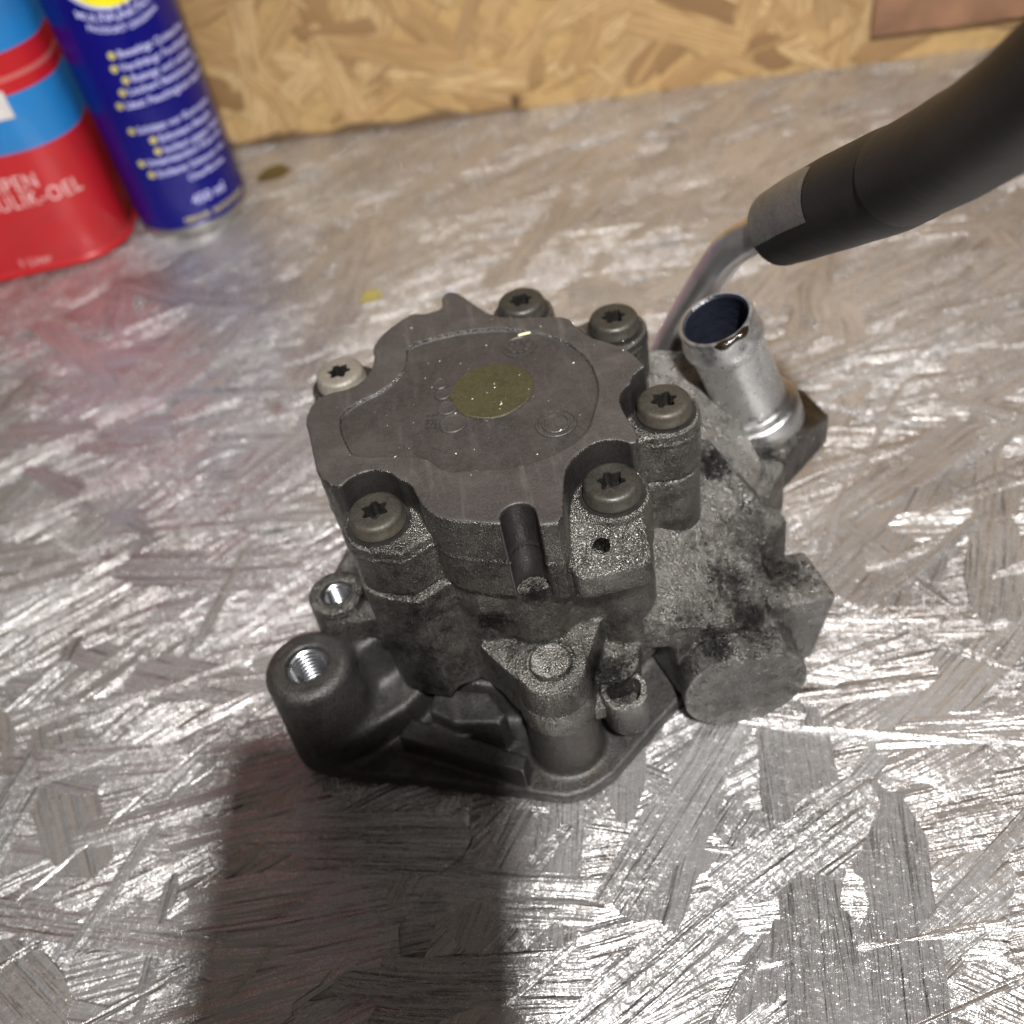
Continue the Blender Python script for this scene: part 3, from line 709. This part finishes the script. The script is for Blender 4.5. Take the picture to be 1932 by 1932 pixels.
# --- inlet tube
TB, TM = np.array([85.5, 247.0, 43.0]), np.array([71.6, 246.3, 86.5]); ax = TM - TB; TL = np.linalg.norm(ax); axn = ax / TL
pf = [(14.2, -6), (14.5, 1.5), (14.6, 4.2), (14.2, 5.4), (13.3, 5.9), (12.9, 6.6), (12.8, 7.6), (12.2, 8.4), (11.55, 9.2), (11.35, 11), (11.3, 33.2), (11.6, 34.4), (12.3, 36.2), (12.6, 38.0), (12.3, 39.8), (11.8, 41.2), (11.6, 43.4), (11.6, 44.6), (11.2, 45.4), (10.3, 45.5), (9.6, 44.8), (9.4, 8), (0, 7.5)]
link('inlet_tube', lathe('inlet_tube', pf, TB, axn, 80, [0] * (len(pf) - 4) + [1] * 3), [MT['steel'], MT['bore']], pump)
# oil residue on the lip, side towards the camera
qv = Vector((0, 0, 1)).rotation_difference(Vector(axn)); V, Fc = [], []; nn, mm = 26, 8
rp = at(1388, 650, 84); dl = Vector(rp - TB); loc = qv.inverted() @ dl; t0 = atan2(loc.y, loc.x)
for i in range(nn):
    f = i / (nn - 1); t = t0 + (f - .5) * 1.1; h = (.3 + 1.35 * sin(pi * f) ** .6 * (1 + .35 * sin(9 * f)))
    for k in range(mm):
        a = 2 * pi * k / mm; r_ = 11.0 + h * .95 * cos(a); z_ = 45.0 - .5 * h + h * .9 * sin(a); p = qv @ Vector((r_ * cos(t), r_ * sin(t), z_)); V.append(tuple(np.array(p) + TB))
for i in range(nn - 1):
    for k in range(mm): a, b = i * mm + k, i * mm + (k + 1) % mm; Fc.append((a, b, b + mm, a + mm))
link('oil_residue', mesh('oil_residue', V, Fc), MT['oil'], pump)
# --- bolts
def bolt_mesh(rot):
    seg = 72; V, Fc = [], []
    prof = [(7.2, ZS + .1), (7.5, ZS + .4), (7.5, ZS + 1.4), (7.25, ZS + 1.7), (7.25, 90.7), (6.9, 91.5), (6.4, 91.85), (5.9, 92.0), (5.0, 92.0)]
    rings = [[(r * cos(2 * pi * k / seg), r * sin(2 * pi * k / seg), z) for k in range(seg)] for r, z in prof]
    def torx(s, z): return [(s * (3.05 + .50 * cos(6 * (2 * pi * k / seg - rot))) * cos(2 * pi * k / seg), s * (3.05 + .50 * cos(6 * (2 * pi * k / seg - rot))) * sin(2 * pi * k / seg), z) for k in range(seg)]
    rings += [torx(1.06, 92.0), torx(1, 91.6), torx(.97, 87.2)]
    for r_ in rings: V += r_
    for i in range(len(rings) - 1):
        for k in range(seg): a, b = i * seg + k, i * seg + (k + 1) % seg; Fc.append((a, b, b + seg, a + seg))
    V.append((0, 0, 87.0)); c_ = len(V) - 1; l0 = (len(rings) - 1) * seg
    for k in range(seg): Fc.append((l0 + k, l0 + (k + 1) % seg, c_))
    return V, Fc
for i, b in enumerate(BOLTS):
    V, Fc = bolt_mesh(rng.uniform(0, 1))
    V = [(x + b[0], y + b[1], z) for x, y, z in V]
    o = link('bolt', sharpen(mesh('bolt', V, Fc, True, [1 if max(V[q][2] for q in f) < 91.9 and min(V[q][2] for q in f) > 86.9 and hypot(V[f[0]][0] - b[0], V[f[0]][1] - b[1]) < 5 else 0 for f in Fc]), 40), [MT['bolt_pale'] if i == 0 else MT['bolt_rust'] if i in (3, 5) else MT['bolt'], MT['socket']], pump, (b[0], b[1], ZS))
    if i == 0: o['label'] = 'pale tan bolt head at the left of the cover'
# --- marks cast into the recess of the cover
ZR = ZC - 1.0
def cover_pt(x, y): p = at(*z2(x, y), ZR); return p[0], p[1]
c0 = cover_pt(932, 549)
link('round_plug', lathe('round_plug', [(11.6, ZR - .3), (11.6, ZR + .25), (11.3, ZR + .5), (0, ZR + .55)], (*c0, 0), seg=64, wob=lambda t, z: 1 + .012 * sin(3 * t) + .01 * sin(7 * t)), MT['olive'], cover)
def raised_disc(x, y, r, ring=False):
    c = cover_pt(x, y)
    pr_ = [(r, ZR - .2), (r, ZR + .4), (r - .2, ZR + .6), (r - .7, ZR + .6), (r - .9, ZR + .12), (0, ZR + .1)] if ring else [(r, ZR - .2), (r, ZR + .35), (r - .3, ZR + .55), (r - .6, ZR + .4), (0, ZR + .4)]
    return link('embossed_disc', lathe('embossed_disc', pr_, (*c, 0), seg=40), MT['recess'], cover)
for x, y, r in ((755, 700, 3.8), (728, 630, 2.8), (708, 566, 2.4), (697, 520, 2.3)): raised_disc(x, y, r)
raised_disc(1225, 697, 5.6, True); raised_disc(1225, 697, 3.9, True)
c1 = cover_pt(1225, 697)
def emboss_text(txt, size, c, rot, h=.5):
    me, co = text_mesh(txt, size); co[:, 0] -= (co[:, 0].max() + co[:, 0].min()) / 2; co[:, 1] -= (co[:, 1].max() + co[:, 1].min()) / 2
    V = np.stack([c[0] + co[:, 0] * cos(rot) - co[:, 1] * sin(rot), c[1] + co[:, 0] * sin(rot) + co[:, 1] * cos(rot), np.full(len(co), ZR)], 1)
    me.vertices.foreach_set('co', V.astype(np.float32).ravel())
    bm = bmesh.new(); bm.from_mesh(me); bmesh.ops.remove_doubles(bm, verts=bm.verts, dist=1e-4)
    bmesh.ops.recalc_face_normals(bm, faces=bm.faces)
    if sum(f.normal.z for f in bm.faces) < 0: bmesh.ops.reverse_faces(bm, faces=bm.faces)
    e = bmesh.ops.extrude_face_region(bm, geom=list(bm.faces)); bmesh.ops.translate(bm, vec=(0, 0, h), verts=[v for v in e['geom'] if isinstance(v, bmesh.types.BMVert)])
    bm.to_mesh(me); bm.free(); return link('embossed_lettering', me, MT['recess'], cover)
emboss_text('1', 5.5, c1, .05, .6)
ce = cover_pt(1055, 347)
V, Fc = [], []
link('embossed_emblem', lathe('embossed_emblem', [(5.0, ZR - .2), (5.0, ZR + .3), (4.2, ZR + .45), (3.9, ZR + .1), (0, ZR + .1)], (*ce, 0), seg=40), MT['recess'], cover)
for k in range(8):
    t = 2 * pi * k / 8
    link('embossed_petal', lathe('embossed_petal', [(1.0, ZR - .1), (.95, ZR + .4), (.5, ZR + .6), (0, ZR + .62)], (ce[0] + 2.5 * cos(t), ce[1] + 2.5 * sin(t), 0), seg=12), MT['recess'], cover)
emboss_text('HFI', 4.2, cover_pt(655, 690), radians(-100), .6)
# sliver and lint lying on the cover
sl = at(990, 634, ZR); sv = prism('wood_sliver', [(sl[0] - 1.8, sl[1] - .25), (sl[0] + 1.8, sl[1] - .1), (sl[0] + 1.7, sl[1] + .4), (sl[0] - 1.6, sl[1] + .3)], ZR + .5, ZR + .9)
tag(link('wood_sliver', sv, MT['sliver'], None, (sl[0], sl[1], ZR + .5)), 'tiny pale yellow sliver lying on the pump cover beside the round emblem', 'sliver')
AV, AF = [], []
for k in range(70):
    a = rng.uniform(0, 2 * pi); r_ = rng.uniform(3, 44); x, y = PC[0] + r_ * cos(a), PC[1] + r_ * sin(a); s_ = .05 + .22 * rng.random() ** 3
    if min(hypot(x - b[0], y - b[1]) for b in BOLTS) < 13 or y < 182: continue
    b0_ = len(AV); z_ = ZR + .55 if hypot(x - c0[0], y - c0[1]) < 11 else ZR + .02 if r_ < 27 else ZC + .02; t_ = rng.uniform(0, 6); st = rng.uniform(1, 2.6)
    for q_, h_ in ((0, 0), (2.1, 0), (4.2, 0), (1, .12)):
        p_, w_ = s_ * st * cos(q_) * (h_ == 0), s_ * sin(q_) * (h_ == 0); AV.append((x + p_ * cos(t_) - w_ * sin(t_), y + p_ * sin(t_) + w_ * cos(t_), z_ + h_))
    AF += [(b0_, b0_ + 1, b0_ + 3), (b0_ + 1, b0_ + 2, b0_ + 3), (b0_ + 2, b0_, b0_ + 3), (b0_ + 2, b0_ + 1, b0_)]
ln = link('lint_specks', mesh('lint_specks', AV, AF, False), MT['white'], pump); ln['kind'] = 'stuff'

# ================================================================== HOSE
hs = empty('pressure_hose', tuple(at_d(1245, 690, 345)))
tag(hs, 'thick black rubber hose on a thin silver pipe rising behind the pump', 'hose')
pp = [np.array([34, 262, 36.]), np.array([44, 268, 38.]), at_d(1232, 708, 350), at_d(1296, 594, 333), at_d(1345, 515, 318), at_d(1384, 466, 308), at_d(1440, 436, 299), at_d(1510, 408, 284)]
me, _, _ = sweep('pipe', pp, [5.7] * 8, 32, 80); link('pipe', me, MT['pipe'], hs)
sp = [at_d(1458, 436, 298), at_d(1465, 433, 297), at_d(1480, 426, 293.5), at_d(1525, 406, 282), at_d(1600, 374, 263), at_d(1675, 344, 246), at_d(1728, 321, 235)]
me, cen, rr = sweep('crimp_sleeve', sp, [8.6, 10.6, 11.2, 11.9, 12.4, 12.5, 11.8], 48, 70); sleeve = link('crimp_sleeve', me, MT['rubber'], hs)
hp_ = [at_d(1705, 330, 238), at_d(1790, 286, 217), at_d(1870, 238, 195), at_d(1960, 172, 172), at_d(2140, 20, 140)]
me, _, _ = sweep('rubber_hose', hp_, [11.8, 11.5, 10.8, 10.4, 10.2], 48, 50); link('rubber_hose', me, MT['rubber'], hs)
# bare grey patch on the upper side of the sleeve
T = np.gradient(cen, axis=0); V, Fc = [], []; nr, na = 22, 20
for i in range(nr):
    for k in range(na):
        g_ = k / (na - 1); a = -1.7 + 2.05 * g_
        ci = 10 + (i / (nr - 1)) * ((45 - 38 * max(0, g_ - .58) ) - 10); i0 = int(ci); f = ci - i0
        c = cen[i0] * (1 - f) + cen[i0 + 1] * f; t = T[i0] * (1 - f) + T[i0 + 1] * f; t /= np.linalg.norm(t); r_ = rr[i0] * (1 - f) + rr[i0 + 1] * f + .12
        up = np.array([0, 0, 1.]) - t * t[2]; up /= np.linalg.norm(up); sd = np.cross(t, up)
        V.append(c + r_ * (cos(a) * up - sin(a) * sd * -1 * -1))
for i in range(nr - 1):
    for k in range(na - 1):
        a = i * na + k; Fc.append((a, a + 1, a + na + 1, a + na))
link('worn_patch', mesh('worn_patch', V, Fc), MT['patch'], sleeve)

# ================================================================== the phone that takes the picture (its shadow lies on the bench)
ph = prism('smartphone', rrect(-66, 10, -134, 16, 11, 6), .6, 8.6, .8)
po = link('smartphone', ph, MT['phone'], None)
po.matrix_world = M
tag(po, 'black smartphone held above the bench whose shadow falls before the pump', 'phone')
